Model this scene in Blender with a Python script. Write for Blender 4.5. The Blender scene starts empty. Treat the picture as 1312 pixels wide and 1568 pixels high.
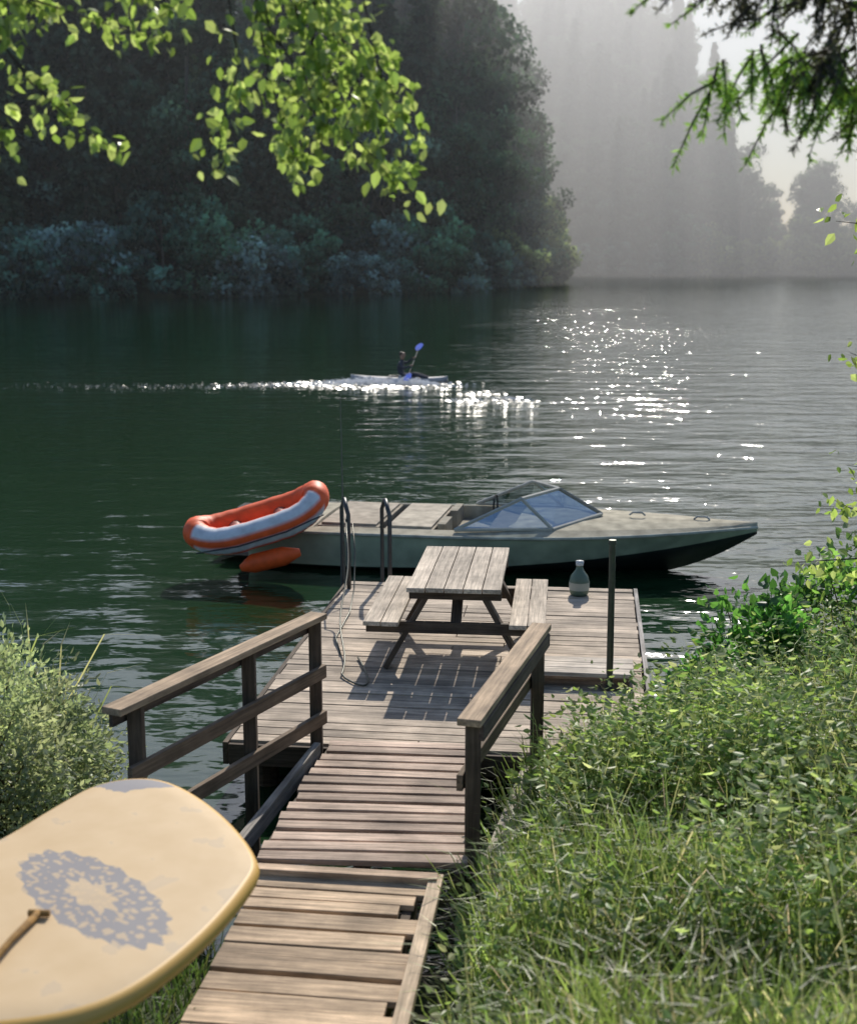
import bpy, math, random, bmesh
import numpy as np
from mathutils import Vector, Matrix
rng=np.random.default_rng(11); random.seed(11)
scene=bpy.context.scene
scene.view_settings.view_transform='Standard'
scene.view_settings.look='None'
scene.view_settings.exposure=0

SUN_AZ=math.radians(9); SUN_EL=math.radians(36)
# ------------------------------------------------------------ materials
def new_mat(name):
    m=bpy.data.materials.new(name); m.use_nodes=True
    nt=m.node_tree
    for n in list(nt.nodes): nt.nodes.remove(n)
    out=nt.nodes.new('ShaderNodeOutputMaterial')
    return m,nt,out
def N(nt,t,**kw):
    n=nt.nodes.new(t)
    for k,v in kw.items(): setattr(n,k,v)
    return n
def attr(nt,name):
    return N(nt,'ShaderNodeAttribute',attribute_name=name)
def leaf_mat(name,trans=0.4,tint=(1.5,1.6,0.7),gloss=0.06,rough=0.4):
    m,nt,out=new_mat(name); L=nt.links
    a=attr(nt,'Col')
    d=N(nt,'ShaderNodeBsdfDiffuse'); L.new(a.outputs['Color'],d.inputs['Color'])
    mul=N(nt,'ShaderNodeVectorMath',operation='MULTIPLY'); mul.inputs[1].default_value=tint
    L.new(a.outputs['Color'],mul.inputs[0])
    t=N(nt,'ShaderNodeBsdfTranslucent'); L.new(mul.outputs[0],t.inputs['Color'])
    mx=N(nt,'ShaderNodeMixShader'); mx.inputs[0].default_value=trans
    L.new(d.outputs[0],mx.inputs[1]); L.new(t.outputs[0],mx.inputs[2])
    last=mx
    if gloss>0:
        g=N(nt,'ShaderNodeBsdfGlossy'); g.inputs['Roughness'].default_value=rough
        mx2=N(nt,'ShaderNodeMixShader'); mx2.inputs[0].default_value=gloss
        L.new(mx.outputs[0],mx2.inputs[1]); L.new(g.outputs[0],mx2.inputs[2]); last=mx2
    L.new(last.outputs[0],out.inputs['Surface'])
    return m
def vc_mat(name,rough=0.5,metal=0.0,noise_amt=0.15,nscale=12,coat=0.0,bump=0.0,spec=.5):
    m,nt,out=new_mat(name); L=nt.links
    a=attr(nt,'Col'); p=N(nt,'ShaderNodeBsdfPrincipled')
    tc=N(nt,'ShaderNodeTexCoord'); no=N(nt,'ShaderNodeTexNoise'); no.inputs['Scale'].default_value=nscale
    no.inputs['Detail'].default_value=6
    L.new(tc.outputs['Object'],no.inputs['Vector'])
    mr=N(nt,'ShaderNodeMapRange'); mr.inputs['From Min'].default_value=0.3; mr.inputs['From Max'].default_value=0.7
    mr.inputs['To Min'].default_value=1-noise_amt; mr.inputs['To Max'].default_value=1+noise_amt
    L.new(no.outputs['Fac'],mr.inputs['Value'])
    mu=N(nt,'ShaderNodeVectorMath',operation='SCALE'); L.new(a.outputs['Color'],mu.inputs[0]); L.new(mr.outputs[0],mu.inputs['Scale'])
    L.new(mu.outputs[0],p.inputs['Base Color'])
    p.inputs['Roughness'].default_value=rough; p.inputs['Metallic'].default_value=metal
    p.inputs['Coat Weight'].default_value=coat; p.inputs['Specular IOR Level'].default_value=spec
    if bump>0:
        b=N(nt,'ShaderNodeBump'); b.inputs['Strength'].default_value=bump; b.inputs['Distance'].default_value=0.02
        L.new(no.outputs['Fac'],b.inputs['Height']); L.new(b.outputs[0],p.inputs['Normal'])
    L.new(p.outputs[0],out.inputs['Surface'])
    return m
def wood_mat(name,rough=0.82):
    m,nt,out=new_mat(name); L=nt.links
    a=attr(nt,'Col'); g=attr(nt,'gc'); p=N(nt,'ShaderNodeBsdfPrincipled'); p.inputs['Specular IOR Level'].default_value=.3
    mp=N(nt,'ShaderNodeMapping'); mp.inputs['Scale'].default_value=(2.5,42,42)
    L.new(g.outputs['Vector'],mp.inputs['Vector'])
    no=N(nt,'ShaderNodeTexNoise'); no.inputs['Scale'].default_value=1; no.inputs['Detail'].default_value=8; no.inputs['Roughness'].default_value=0.65
    L.new(mp.outputs[0],no.inputs['Vector'])
    tc=N(nt,'ShaderNodeTexCoord')
    n2=N(nt,'ShaderNodeTexNoise'); n2.inputs['Scale'].default_value=2.2; n2.inputs['Detail'].default_value=7; n2.inputs['Roughness'].default_value=.62
    L.new(tc.outputs['Object'],n2.inputs['Vector'])
    r1=N(nt,'ShaderNodeMapRange'); r1.inputs['From Min'].default_value=0.32; r1.inputs['From Max'].default_value=0.68
    r1.inputs['To Min'].default_value=0.45; r1.inputs['To Max'].default_value=1.28
    L.new(no.outputs['Fac'],r1.inputs['Value'])
    r2=N(nt,'ShaderNodeMapRange'); r2.inputs['From Min'].default_value=0.32; r2.inputs['From Max'].default_value=0.66
    r2.inputs['To Min'].default_value=0.58; r2.inputs['To Max'].default_value=1.25
    L.new(n2.outputs['Fac'],r2.inputs['Value'])
    mm=N(nt,'ShaderNodeMath',operation='MULTIPLY'); L.new(r1.outputs[0],mm.inputs[0]); L.new(r2.outputs[0],mm.inputs[1])
    mu=N(nt,'ShaderNodeVectorMath',operation='SCALE'); L.new(a.outputs['Color'],mu.inputs[0]); L.new(mm.outputs[0],mu.inputs['Scale'])
    L.new(mu.outputs[0],p.inputs['Base Color']); p.inputs['Roughness'].default_value=rough
    b=N(nt,'ShaderNodeBump'); b.inputs['Strength'].default_value=0.6; b.inputs['Distance'].default_value=0.007
    L.new(no.outputs['Fac'],b.inputs['Height']); L.new(b.outputs[0],p.inputs['Normal'])
    L.new(p.outputs[0],out.inputs['Surface'])
    return m
M_leaf=leaf_mat('leaf_backlit',0.55,(2.1,1.95,1.4),0.05,0.35)
M_grass=leaf_mat('grass_blades',0.48,(2.0,1.95,1.3),0.03,0.4)
M_far=leaf_mat('forest_foliage',0.3,(1.3,1.35,0.8),0.0)
M_needle=leaf_mat('needles',0.35,(1.8,1.9,0.9),0.03)
M_foam=leaf_mat('foam_white',0.6,(1.1,1.1,1.1),0.08,.2)
M_wood=wood_mat('weathered_wood')
M_bark=vc_mat('bark',0.9,0,0.35,25,bump=0.6)
M_paint=vc_mat('painted_plastic',0.45,0,0.16,5)
M_hull=vc_mat('boat_hull_paint',0.45,0,0.22,4,spec=.35)
M_deck=vc_mat('boat_deck_faded',0.85,0,0.30,6,spec=.12)
M_rubber=vc_mat('inflatable_pvc',0.55,0,0.16,8,spec=.35)
M_metal=vc_mat('dark_metal',0.45,0.5,0.2,30)
m,nt,out=new_mat('tinted_glass'); g=N(nt,'ShaderNodeBsdfGlossy'); g.inputs['Roughness'].default_value=0.03; g.inputs['Color'].default_value=(.8,.9,1,1)
t=N(nt,'ShaderNodeBsdfTransparent'); t.inputs['Color'].default_value=(.58,.66,.68,1)
mx=N(nt,'ShaderNodeMixShader'); mx.inputs[0].default_value=0.36
nt.links.new(t.outputs[0],mx.inputs[1]); nt.links.new(g.outputs[0],mx.inputs[2]); nt.links.new(mx.outputs[0],out.inputs['Surface'])
M_glass=m

# ------------------------------------------------------------ mesh builder
def link(ob,parent=None):
    scene.collection.objects.link(ob)
    if parent: ob.parent=parent
    return ob
class MB:
    def __init__(s): s.v=[];s.f=[];s.c=[];s.g=[];s.m=[]
    def add(s,vs,fs,col,gc=None,mi=0):
        o=len(s.v)
        s.v+= [tuple(x) for x in vs]
        s.f+= [tuple(i+o for i in f) for f in fs]
        s.m+=[mi]*len(fs)
        if len(col)==len(vs) and hasattr(col[0],'__len__'): s.c+=[tuple(c)[:3]+(1,) for c in col]
        else: s.c+=[tuple(col)[:3]+(1,)]*len(vs)
        s.g+= [tuple(x) for x in (gc if gc is not None else vs)]
    def box(s,c,size,R=None,col=(.5,.5,.5),mi=0,jit=0.0):
        sx,sy,sz=[q/2 for q in size]
        loc=[(x,y,z) for z in (-sz,sz) for y in (-sy,sy) for x in (-sx,sx)]
        order=sorted(range(3),key=lambda i:-size[i])
        off=[random.uniform(-50,50) for _ in range(3)]
        gc=[(p[order[0]]+off[0],p[order[1]]+off[1],p[order[2]]+off[2]) for p in loc]
        R=R or Matrix.Identity(3)
        vs=[Vector(c)+R@Vector(p) for p in loc]
        k=1+random.uniform(-jit,jit)
        s.add(vs,[(0,2,3,1),(4,5,7,6),(0,1,5,4),(2,6,7,3),(0,4,6,2),(1,3,7,5)],[q*k for q in col],gc,mi)
    def beam(s,p0,p1,w,h,col,up=(0,0,1),mi=0,jit=0.1):
        p0=Vector(p0);p1=Vector(p1);x=(p1-p0);L=x.length;x.normalize()
        up=Vector(up)
        if abs(x.dot(up))>.98: up=Vector((0,1,0))
        y=up.cross(x).normalized(); z=x.cross(y)
        R=Matrix((x,y,z)).transposed()
        s.box((p0+p1)/2,(L,w,h),R,col,mi,jit)
    def tube(s,pts,rad,col,n=8,mi=0,caps=True):
        pts=[Vector(p) for p in pts]
        if not hasattr(rad,'__len__'): rad=[rad]*len(pts)
        vs=[];fs=[];prev=None
        for i,p in enumerate(pts):
            d=(pts[min(i+1,len(pts)-1)]-pts[max(i-1,0)]).normalized()
            a=Vector((0,0,1)) if abs(d.z)<.9 else Vector((1,0,0))
            if prev is not None: a=prev
            u=(a-d*a.dot(d)).normalized(); prev=u; w=d.cross(u)
            for k in range(n):
                t=2*math.pi*k/n
                vs.append(p+(u*math.cos(t)+w*math.sin(t))*rad[i])
        for i in range(len(pts)-1):
            for k in range(n):
                fs.append((i*n+k,i*n+(k+1)%n,(i+1)*n+(k+1)%n,(i+1)*n+k))
        if caps:
            fs.append(tuple(range(n-1,-1,-1))); fs.append(tuple((len(pts)-1)*n+k for k in range(n)))
        s.add(vs,fs,col,None,mi)
    def build(s,name,mats,bevel=0,smooth=False,parent=None):
        me=bpy.data.meshes.new(name); me.from_pydata(s.v,[],s.f)
        a=me.color_attributes.new('Col','FLOAT_COLOR','POINT'); a.data.foreach_set('color',np.array(s.c,dtype=np.float32).ravel())
        g=me.attributes.new('gc','FLOAT_VECTOR','POINT'); g.data.foreach_set('vector',np.array(s.g,dtype=np.float32).ravel())
        for mt in mats: me.materials.append(mt)
        me.polygons.foreach_set('material_index',s.m)
        if smooth: me.polygons.foreach_set('use_smooth',[True]*len(me.polygons))
        me.update()
        ob=bpy.data.objects.new(name,me); link(ob,parent)
        if bevel:
            b=ob.modifiers.new('bevel','BEVEL'); b.width=bevel; b.segments=2; b.limit_method='ANGLE'
        return ob
def raw_mesh(name,V,F,C,mat):
    me=bpy.data.meshes.new(name)
    me.from_pydata(V.tolist(),[],F)
    a=me.color_attributes.new('Col','FLOAT_COLOR','POINT')
    C4=np.ones((len(V),4),dtype=np.float32); C4[:,:3]=C
    a.data.foreach_set('color',C4.ravel())
    me.materials.append(mat); me.update()
    return me
def nrm(a): return a/np.maximum(np.linalg.norm(a,axis=1,keepdims=True),1e-6)
def leaves(cen,U,Vv,col,fold=0.0):
    n=len(cen)
    nor=nrm(np.cross(U,Vv))*np.linalg.norm(Vv,axis=1,keepdims=True)*fold
    if fold:
        P=np.stack([cen, cen+.3*U+Vv+nor, cen+.68*U+.75*Vv+nor, cen+U, cen+.68*U-.75*Vv+nor, cen+.3*U-Vv+nor],1)
        b=np.arange(n)[:,None]*6
        F=np.concatenate([b+np.array([[0,1,2,3]]), b+np.array([[0,3,4,5]])],0)
        k=6
    else:
        P=np.stack([cen-.5*U, cen+Vv-.05*U, cen+.5*U, cen-Vv+.05*U],1)
        b=np.arange(n)[:,None]*4; F=b+np.array([[0,1,2,3]]); k=4
    return P.reshape(-1,3),F.tolist(),np.repeat(col,k,0)
def rdir(n):
    return nrm(rng.normal(size=(n,3)))
def merge(parts):
    V=[];F=[];C=[];o=0
    for v,f,c in parts:
        V.append(v);C.append(c); F+= [[i+o for i in q] for q in f]; o+=len(v)
    return np.concatenate(V),F,np.concatenate(C)

# ------------------------------------------------------------ ground
def sm(x): x=np.clip(x,0,1); return x*x*(3-2*x)
SFX=[-900,22,60,100,140,300,900]; SFY=[300,300,296,282,235,150,120]
SLX=[-900,-300,-60,-20,0,12,21,23]; SLY=[80,115,128,138,150,178,215,600]
def height(x,y):
    x=np.asarray(x,float);y=np.asarray(y,float)
    sh=np.interp(x,[-90,-12,-4,-2.6,-1.6,-1.0,0.2,0.6,1.1,1.8,2.4,4,8,90],[0,6,8.6,8.5,7.3,6.6,6.6,8.3,8.9,9.5,10.4,11.8,12.6,8])
    d=sh-y
    hb=np.interp(d,[-25,-3,-.5,0,1,3,6,9,14,60],[-4,-1.5,-.35,0,.25,.6,1.1,1.6,2.25,4])
    hb=hb+.60*np.exp(-(((x+2.6)/.75)**2+((y-4.5)/1.5)**2))
    k=sm((np.abs(x+.5)-.62)/.5); lim=np.minimum(hb,.38+np.clip(3.6-y,0,9)*.5)
    hb=np.where(hb>0,lim*(1-k)+hb*k,hb)
    hb=hb+np.where(np.abs(y)<30,.04*np.sin(x*3.1+1)*np.cos(y*2.7),0)
    sl=np.interp(x,SLX,SLY)
    hl=np.clip((y-sl)*.35,-4,34)*np.interp(x,[0,10,22],[1,1,.3])
    sf=np.interp(x,SFX,SFY)
    cap=np.interp(x,[0,54,66,76,90,900],[66,64,42,14,5,4])
    hf=np.minimum(np.clip((y-sf)*.62,-4,74),cap)
    return np.maximum(np.maximum(hb,hl),hf)
gx=np.concatenate([np.arange(-1500,-90,60),np.arange(-90,-6,3),np.arange(-6,6,.15),np.arange(6,150,3),np.arange(150,1501,60)])
gy=np.concatenate([np.arange(-300,-6,30),np.arange(-6,0,1),np.arange(0,14,.15),np.arange(14,110,6),np.arange(110,345,4),np.arange(345,2000,60)])
X,Y=np.meshgrid(gx,gy); Z=height(X,Y)
nx,ny=len(gx),len(gy)
V=np.stack([X.ravel(),Y.ravel(),Z.ravel()],1)
idx=np.arange(nx*ny).reshape(ny,nx)
F=np.stack([idx[:-1,:-1].ravel(),idx[:-1,1:].ravel(),idx[1:,1:].ravel(),idx[1:,:-1].ravel()],1).tolist()
m,nt,out=new_mat('soil_and_moss'); L=nt.links
p=N(nt,'ShaderNodeBsdfPrincipled'); tc=N(nt,'ShaderNodeTexCoord'); no=N(nt,'ShaderNodeTexNoise'); no.inputs['Scale'].default_value=2.5; no.inputs['Detail'].default_value=9
L.new(tc.outputs['Object'],no.inputs['Vector']); cr=N(nt,'ShaderNodeValToRGB')
cr.color_ramp.elements[0].position=.35; cr.color_ramp.elements[0].color=(.028,.022,.014,1)
cr.color_ramp.elements[1].position=.65; cr.color_ramp.elements[1].color=(.05,.07,.022,1)
L.new(no.outputs['Fac'],cr.inputs[0]); L.new(cr.outputs[0],p.inputs['Base Color']); p.inputs['Roughness'].default_value=.95
b=N(nt,'ShaderNodeBump'); b.inputs['Distance'].default_value=.08; L.new(no.outputs['Fac'],b.inputs['Height']); L.new(b.outputs[0],p.inputs['Normal'])
L.new(p.outputs[0],out.inputs['Surface'])
me=raw_mesh('ground',V,F,np.full((len(V),3),.1),m)
me.polygons.foreach_set('use_smooth',[True]*len(me.polygons))
link(bpy.data.objects.new('ground',me))

# ------------------------------------------------------------ water
m,nt,out=new_mat('river_water'); L=nt.links
p=N(nt,'ShaderNodeBsdfPrincipled'); p.inputs['Base Color'].default_value=(.011,.034,.013,1)
p.inputs['Roughness'].default_value=.06; p.inputs['IOR'].default_value=1.5
tc=N(nt,'ShaderNodeTexCoord')
def wav(scale,sx,sy,det,rot=0):
    mp=N(nt,'ShaderNodeMapping'); mp.inputs['Scale'].default_value=(sx,sy,1); mp.inputs['Rotation'].default_value=(0,0,rot)
    L.new(tc.outputs['Object'],mp.inputs['Vector'])
    n=N(nt,'ShaderNodeTexNoise'); n.inputs['Scale'].default_value=scale; n.inputs['Detail'].default_value=det
    L.new(mp.outputs[0],n.inputs['Vector']); return n
w1=wav(.95,.5,1.2,2.5,.15); w2=wav(4.5,.6,1.2,2,-.1)
br=wav(.05,1,1.6,2)
brr=N(nt,'ShaderNodeMapRange'); brr.inputs['From Min'].default_value=.38; brr.inputs['From Max'].default_value=.62; brr.inputs['To Min'].default_value=.75; brr.inputs['To Max'].default_value=1.1
L.new(br.outputs['Fac'],brr.inputs['Value'])
spx=N(nt,'ShaderNodeSeparateXYZ'); L.new(tc.outputs['Object'],spx.inputs[0])
wind=N(nt,'ShaderNodeMapRange'); wind.inputs['From Min'].default_value=-2; wind.inputs['From Max'].default_value=7; wind.inputs['To Min'].default_value=.42; wind.inputs['To Max'].default_value=2.15
L.new(spx.outputs[0],wind.inputs['Value'])
far=N(nt,'ShaderNodeMapRange'); far.inputs['From Min'].default_value=50; far.inputs['From Max'].default_value=140; far.inputs['To Min'].default_value=1; far.inputs['To Max'].default_value=.55
L.new(spx.outputs[1],far.inputs['Value'])
h2=N(nt,'ShaderNodeMath',operation='MULTIPLY'); h2.inputs[1].default_value=.20; L.new(w2.outputs['Fac'],h2.inputs[0])
hs=N(nt,'ShaderNodeMath',operation='ADD'); L.new(w1.outputs['Fac'],hs.inputs[0]); L.new(h2.outputs[0],hs.inputs[1])
hm=N(nt,'ShaderNodeMath',operation='MULTIPLY'); L.new(hs.outputs[0],hm.inputs[0]); L.new(brr.outputs[0],hm.inputs[1])
hw=N(nt,'ShaderNodeMath',operation='MULTIPLY'); L.new(hm.outputs[0],hw.inputs[0]); L.new(wind.outputs[0],hw.inputs[1])
hq=N(nt,'ShaderNodeMath',operation='MULTIPLY'); L.new(hw.outputs[0],hq.inputs[0]); L.new(far.outputs[0],hq.inputs[1])
b=N(nt,'ShaderNodeBump'); b.inputs['Strength'].default_value=1; b.inputs['Distance'].default_value=.11
L.new(hq.outputs[0],b.inputs['Height']); L.new(b.outputs[0],p.inputs['Normal'])
L.new(p.outputs[0],out.inputs['Surface'])
V=np.array([[-1500,-3,0],[1500,-3,0],[1500,1400,0],[-1500,1400,0]],float)
link(bpy.data.objects.new('water',raw_mesh('water',V,[[0,1,2,3]],np.full((4,3),.1),m)))

# ------------------------------------------------------------ trees (far)
def tube_np(pts,rad,col,n=6):
    mb=MB(); mb.tube(pts,rad,col,n); return np.array(mb.v),[list(f) for f in mb.f],np.array(mb.c)[:,:3]
def conifer(name,H,R,nb,mper,base,size=.55):
    f=rng.uniform(.05,1,nb)**.9; az=rng.uniform(0,2*np.pi,nb)
    Lb=R*(1-f)**.75*rng.uniform(.55,1.15,nb)+.25
    s=rng.uniform(.12,1,(nb,mper))
    x=np.cos(az)[:,None]*Lb[:,None]*s; y=np.sin(az)[:,None]*Lb[:,None]*s
    z=(f*H)[:,None]-.38*Lb[:,None]*s**1.4
    c=np.stack([x,y,z],2).reshape(-1,3)+rng.normal(0,.18,(nb*mper,3))
    d=np.stack([np.cos(az),np.sin(az),-.45*np.ones(nb)],1); d=np.repeat(d,mper,0)+rng.normal(0,.5,(nb*mper,3)); d=nrm(d)
    sz=size*rng.uniform(.6,1.5,(nb*mper,1))
    w=nrm(np.cross(d,rdir(nb*mper)))
    bc=np.array(base)[None]*np.repeat(rng.uniform(.45,1.6,(nb,1)),mper,0)*rng.uniform(.7,1.3,(nb*mper,1))
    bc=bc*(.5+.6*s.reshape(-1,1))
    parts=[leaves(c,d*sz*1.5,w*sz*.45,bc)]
    parts.append(tube_np([(0,0,-1.5),(0.1,0,H*.5),(0,0,H*.98)],[H*.012,H*.007,.04],(.18,.16,.14)))
    return raw_mesh(name,*merge(parts),M_far)
def broadleaf(name,H,R,ncl,per,base,size=.5,low=.12,mat=None,squash=.8):
    parts=[];cl=[]
    for i in range(ncl):
        f=rng.uniform(low,1); a=rng.uniform(0,2*np.pi)
        env=R*math.sin(math.pi*min(.95,max(.12,(f*.82+.1))))**.6
        r=env*rng.uniform(.35,.85)
        cc=np.array([math.cos(a)*r,math.sin(a)*r,f*H*.92]); cr=R*rng.uniform(.22,.42)
        cl.append(cc)
        dd=rdir(per); rad=rng.uniform(.55,1.1,(per,1))
        c=cc+dd*cr*rad*np.array([1,1,squash])
        d=nrm(dd*.4+rng.normal(0,.6,(per,3))+np.array([0,0,-.5]))
        sz=size*rng.uniform(.6,1.4,(per,1)); w=nrm(np.cross(d,rdir(per)))
        k=rng.uniform(.4,1.9)
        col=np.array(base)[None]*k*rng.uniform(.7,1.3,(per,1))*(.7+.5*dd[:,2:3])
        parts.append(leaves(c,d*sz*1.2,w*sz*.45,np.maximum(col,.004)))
    parts.append(tube_np([(0,0,-1),(0.02*H,0,H*.4),(0,0,H*.85)],[H*.018,H*.012,H*.003],(.2,.18,.16)))
    for cc in cl[::2]:
        z0=max(.1*H,cc[2]-.3*H)
        parts.append(tube_np([(0,0,z0),tuple(cc*np.array([.5,.5,1])-np.array([0,0,(cc[2]-z0)*.4])),tuple(cc)],[H*.008,H*.005,H*.002],(.12,.11,.1),5))
    return raw_mesh(name,*merge(parts),mat or M_far)
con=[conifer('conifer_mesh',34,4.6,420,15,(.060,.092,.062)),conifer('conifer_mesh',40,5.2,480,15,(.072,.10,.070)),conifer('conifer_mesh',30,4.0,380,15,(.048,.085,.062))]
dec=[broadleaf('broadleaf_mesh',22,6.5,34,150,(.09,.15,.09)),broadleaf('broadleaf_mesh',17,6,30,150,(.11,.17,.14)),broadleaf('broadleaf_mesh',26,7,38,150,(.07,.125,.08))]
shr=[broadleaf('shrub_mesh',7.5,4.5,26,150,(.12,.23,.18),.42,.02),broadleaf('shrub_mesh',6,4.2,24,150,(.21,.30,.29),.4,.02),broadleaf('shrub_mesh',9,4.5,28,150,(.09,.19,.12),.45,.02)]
shr_lit=[broadleaf('shrub_mesh',6,4.0,24,150,(.38,.42,.19),.4,.02),broadleaf('shrub_mesh',8,4.2,26,150,(.28,.33,.16),.42,.02)]  # brighter yellow shrub copies, warm sunlit look painted into the leaf colour
def sl(x): return float(np.interp(x,SLX,SLY))
def sf(x): return float(np.interp(x,SFX,SFY))
forest=link(bpy.data.objects.new('forest',None))
def put(me,x,y,parent,s=1,sz=None):
    o=bpy.data.objects.new('tree',me); o.location=(x,y,float(height(x,y))-.3)
    o.rotation_euler=(random.uniform(-.04,.04),random.uniform(-.04,.04),random.uniform(0,6.28))
    o.scale=(s,s,sz or s); link(o,parent)
x=-100.
while x<16:
    for row,(dy,kind) in enumerate([(1.0,'s'),(6,'d'),(13,'c'),(22,'c'),(34,'c'),(50,'c')]):
        xx=x+random.uniform(-2.5,2.5)
        if row>0: xx=min(xx,12.5-row*.7+random.random())
        yy=sl(xx)+dy+random.uniform(-2,2.5)
        if kind=='s': me=random.choice(shr); s=random.uniform(.7,1.25)
        elif kind=='d': me=random.choice(dec+con[:1]); s=random.uniform(.7,1.15)
        else: me=random.choice(con+con+dec); s=random.uniform(.9,1.3)
        put(me,xx,yy,forest,s,s*random.uniform(.9,1.15))
    x+=5.0 if x>-60 else 8
for i in range(42):
    xx=random.uniform(-62,18); put(random.choice(shr),xx,sl(xx)+random.uniform(-.5,2.5),forest,random.uniform(.5,1.0))
for xx,me,s in [(14.5,shr_lit[1],1.5),(16.5,shr_lit[0],1.35),(18.5,shr_lit[0],1.1),(19.8,shr_lit[1],.8),(21,shr_lit[0],.55),(13,dec[1],1.0),(15.2,dec[0],.85),(17,shr_lit[1],1.5),(12,shr_lit[0],1.1),(9.5,shr_lit[1],.9)]:
    put(me,xx,sl(xx)+1.5,forest,s)
hill=link(bpy.data.objects.new('distant_forest',None))
for i in range(380):
    xx=random.uniform(5,230) if i>250 else random.uniform(14,72)
    yy=sf(xx)+2+random.random()*115 if xx<72 else sf(xx)+2+random.random()*22
    if xx<22: yy=max(yy,330)
    if xx<72: me=random.choice(con[:1]+dec+dec+con[2:]); s=random.uniform(.75,1.1)
    else: me=random.choice(dec[:2]+shr+shr_lit); s=random.uniform(.5,.9)
    put(me,xx,yy,hill,s)
for i in range(60):
    xx=random.uniform(24,140); put(random.choice(shr_lit if xx>60 else shr),xx,sf(xx)+random.uniform(-.5,2),hill,random.uniform(.8,1.5))

def mistmat(name,dens,col,g):
    m,nt,out=new_mat(name); vs=N(nt,'ShaderNodeVolumeScatter'); vs.inputs['Density'].default_value=dens; vs.inputs['Anisotropy'].default_value=g
    vs.inputs['Color'].default_value=col
    nt.links.new(vs.outputs[0],out.inputs['Volume']); return m
mb=MB(); mb.box((110,300,48),(360,290,95)); mist=mb.build('mist',[mistmat('mist_volume',.0092,(.68,.68,.69,1),.38)])
mb=MB(); mb.box((20,102,40),(260,105,79)); mist=mb.build('mist',[mistmat('thin_mist_volume',.00038,(.9,.97,1,1),.45)])

# ------------------------------------------------------------ dock
W1=(.46,.37,.28); W2=(.60,.44,.29); WD=(.11,.08,.055)
a=Vector((.122,.9925,0)); bb=Vector((.9925,-.122,0)); D0=Vector((-1.45,9.05,0))
def dk(u,v,z=0): return D0+bb*u+a*v+Vector((0,0,z))
Rd=Matrix((bb,a,Vector((0,0,1)))).transposed()
mb=MB(); DW=3.05; DLn=4.8; v=.07
while v<DLn:
    sp_=random.choice([None,None,.45,.6])
    zz=.43+random.uniform(-.005,.005)
    if sp_ is None: mb.box(dk(DW/2+random.uniform(-.012,.012),v,zz),(DW,.132,.036),Rd,W1,jit=.30)
    else:
        mb.box(dk(DW*sp_/2,v,zz),(DW*sp_-.008,.132,.036),Rd,W1,jit=.30)
        mb.box(dk(DW*(1+sp_)/2,v,zz+.003),(DW*(1-sp_)-.008,.132,.036),Rd,W1,jit=.30)
    v+=.141
for u in (.1,1.0,2.0,2.95):
    mb.box(dk(u,DLn/2,.31),(.07,DLn-.05,.19),Rd,WD)
mb.box(dk(DW+.03,DLn/2,.36),(.04,DLn+.05,.19),Rd,(.36,.33,.3)); mb.box(dk(-.03,DLn/2,.35),(.04,DLn+.05,.17),Rd,WD)
mb.box(dk(DW/2,-.028,.35),(DW,.04,.16),Rd,WD); mb.box(dk(DW/2,DLn+.028,.34),(DW,.04,.18),Rd,WD)
for u in (.2,1.5,2.85):
    for vv in (.3,2.4,4.5): mb.tube([dk(u,vv,-2),dk(u,vv,.22)],.09,WD,10)
mb.build('wooden_dock',[M_wood],.004)
mb=MB()
for i in range(3): mb.box(dk(2.55,1.55+i*.15,.56),(.82,.142,.035),Rd,(.54,.47,.39),jit=.1)
for u in (2.2,2.9): mb.box(dk(u,1.70,.495),(.05,.42,.09),Rd,WD)
mb.build('wooden_step',[M_wood],.004)
mb=MB()
A0=Vector((-.68,8.93,.46));A1=Vector((.27,8.84,.46));B0=Vector((-.965,6.72,.585));B1=Vector((.165,6.66,.585))
n=14
for i in range(n):
    t=(i+.4)/n
    p0=A0.lerp(B0,t);p1=A1.lerp(B1,t)
    e=random.uniform(-.03,.03)
    mb.beam(p0+Vector((e-.02,random.uniform(-.016,.016),.02)),p1+Vector((e+.03,random.uniform(-.016,.016),.02)),.102,.036,(.52,.39,.30),jit=.30)
for s,e in ((A0,B0),(A1,B1),(A0.lerp(A1,.5),B0.lerp(B1,.5))):
    mb.beam(s+Vector((0,.05,-.09)),e+Vector((0,0,-.09)),.05,.17,WD)
mb.beam((.30,6.75,.44),(.72,8.62,.40),.13,.035,(.42,.37,.3)); mb.beam((-.78,8.7,.50),(-1.16,6.9,.50),.05,.12,(.3,.27,.23))
mb.build('wooden_ramp',[M_wood],.004)
mb=MB()
d=Vector((.12,.9928,0)); r=Vector((.9928,-.12,0)); c0=Vector((-.46,6.56,0)); v=0
Rb=Matrix((r,d,Vector((0,0,1)))).transposed()
while v<3.1:
    w=random.choice([.10,.13,.14,.145]); gap=random.choice([.006,.01,.03,.008,.045])
    short=random.choice([0,0,0,.12,.05])
    c=c0-d*(v+w/2)+Vector((0,0,.585+random.uniform(-.006,.006)))-r*short/2
    Rj=Rb@Matrix.Rotation(random.uniform(-.018,.018),3,'Z')
    mb.box(c,(.93-short,w,.034),Rj,W2,jit=.28); v+=w+gap
for u in (-.38,0,.38): mb.box(c0-d*1.55+r*u+Vector((0,0,.49)),(.05,3.05,.15),Rb,WD)
mb.box(c0-d*1.50+r*.50+Vector((0,0,.60)),(.075,3.15,.05),Rb,(.60,.46,.32))
mb.box(c0+d*.02+Vector((0,0,.62)),(1.02,.075,.04),Rb,(.62,.45,.31))
mb.build('boardwalk',[M_wood],.004)

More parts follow.
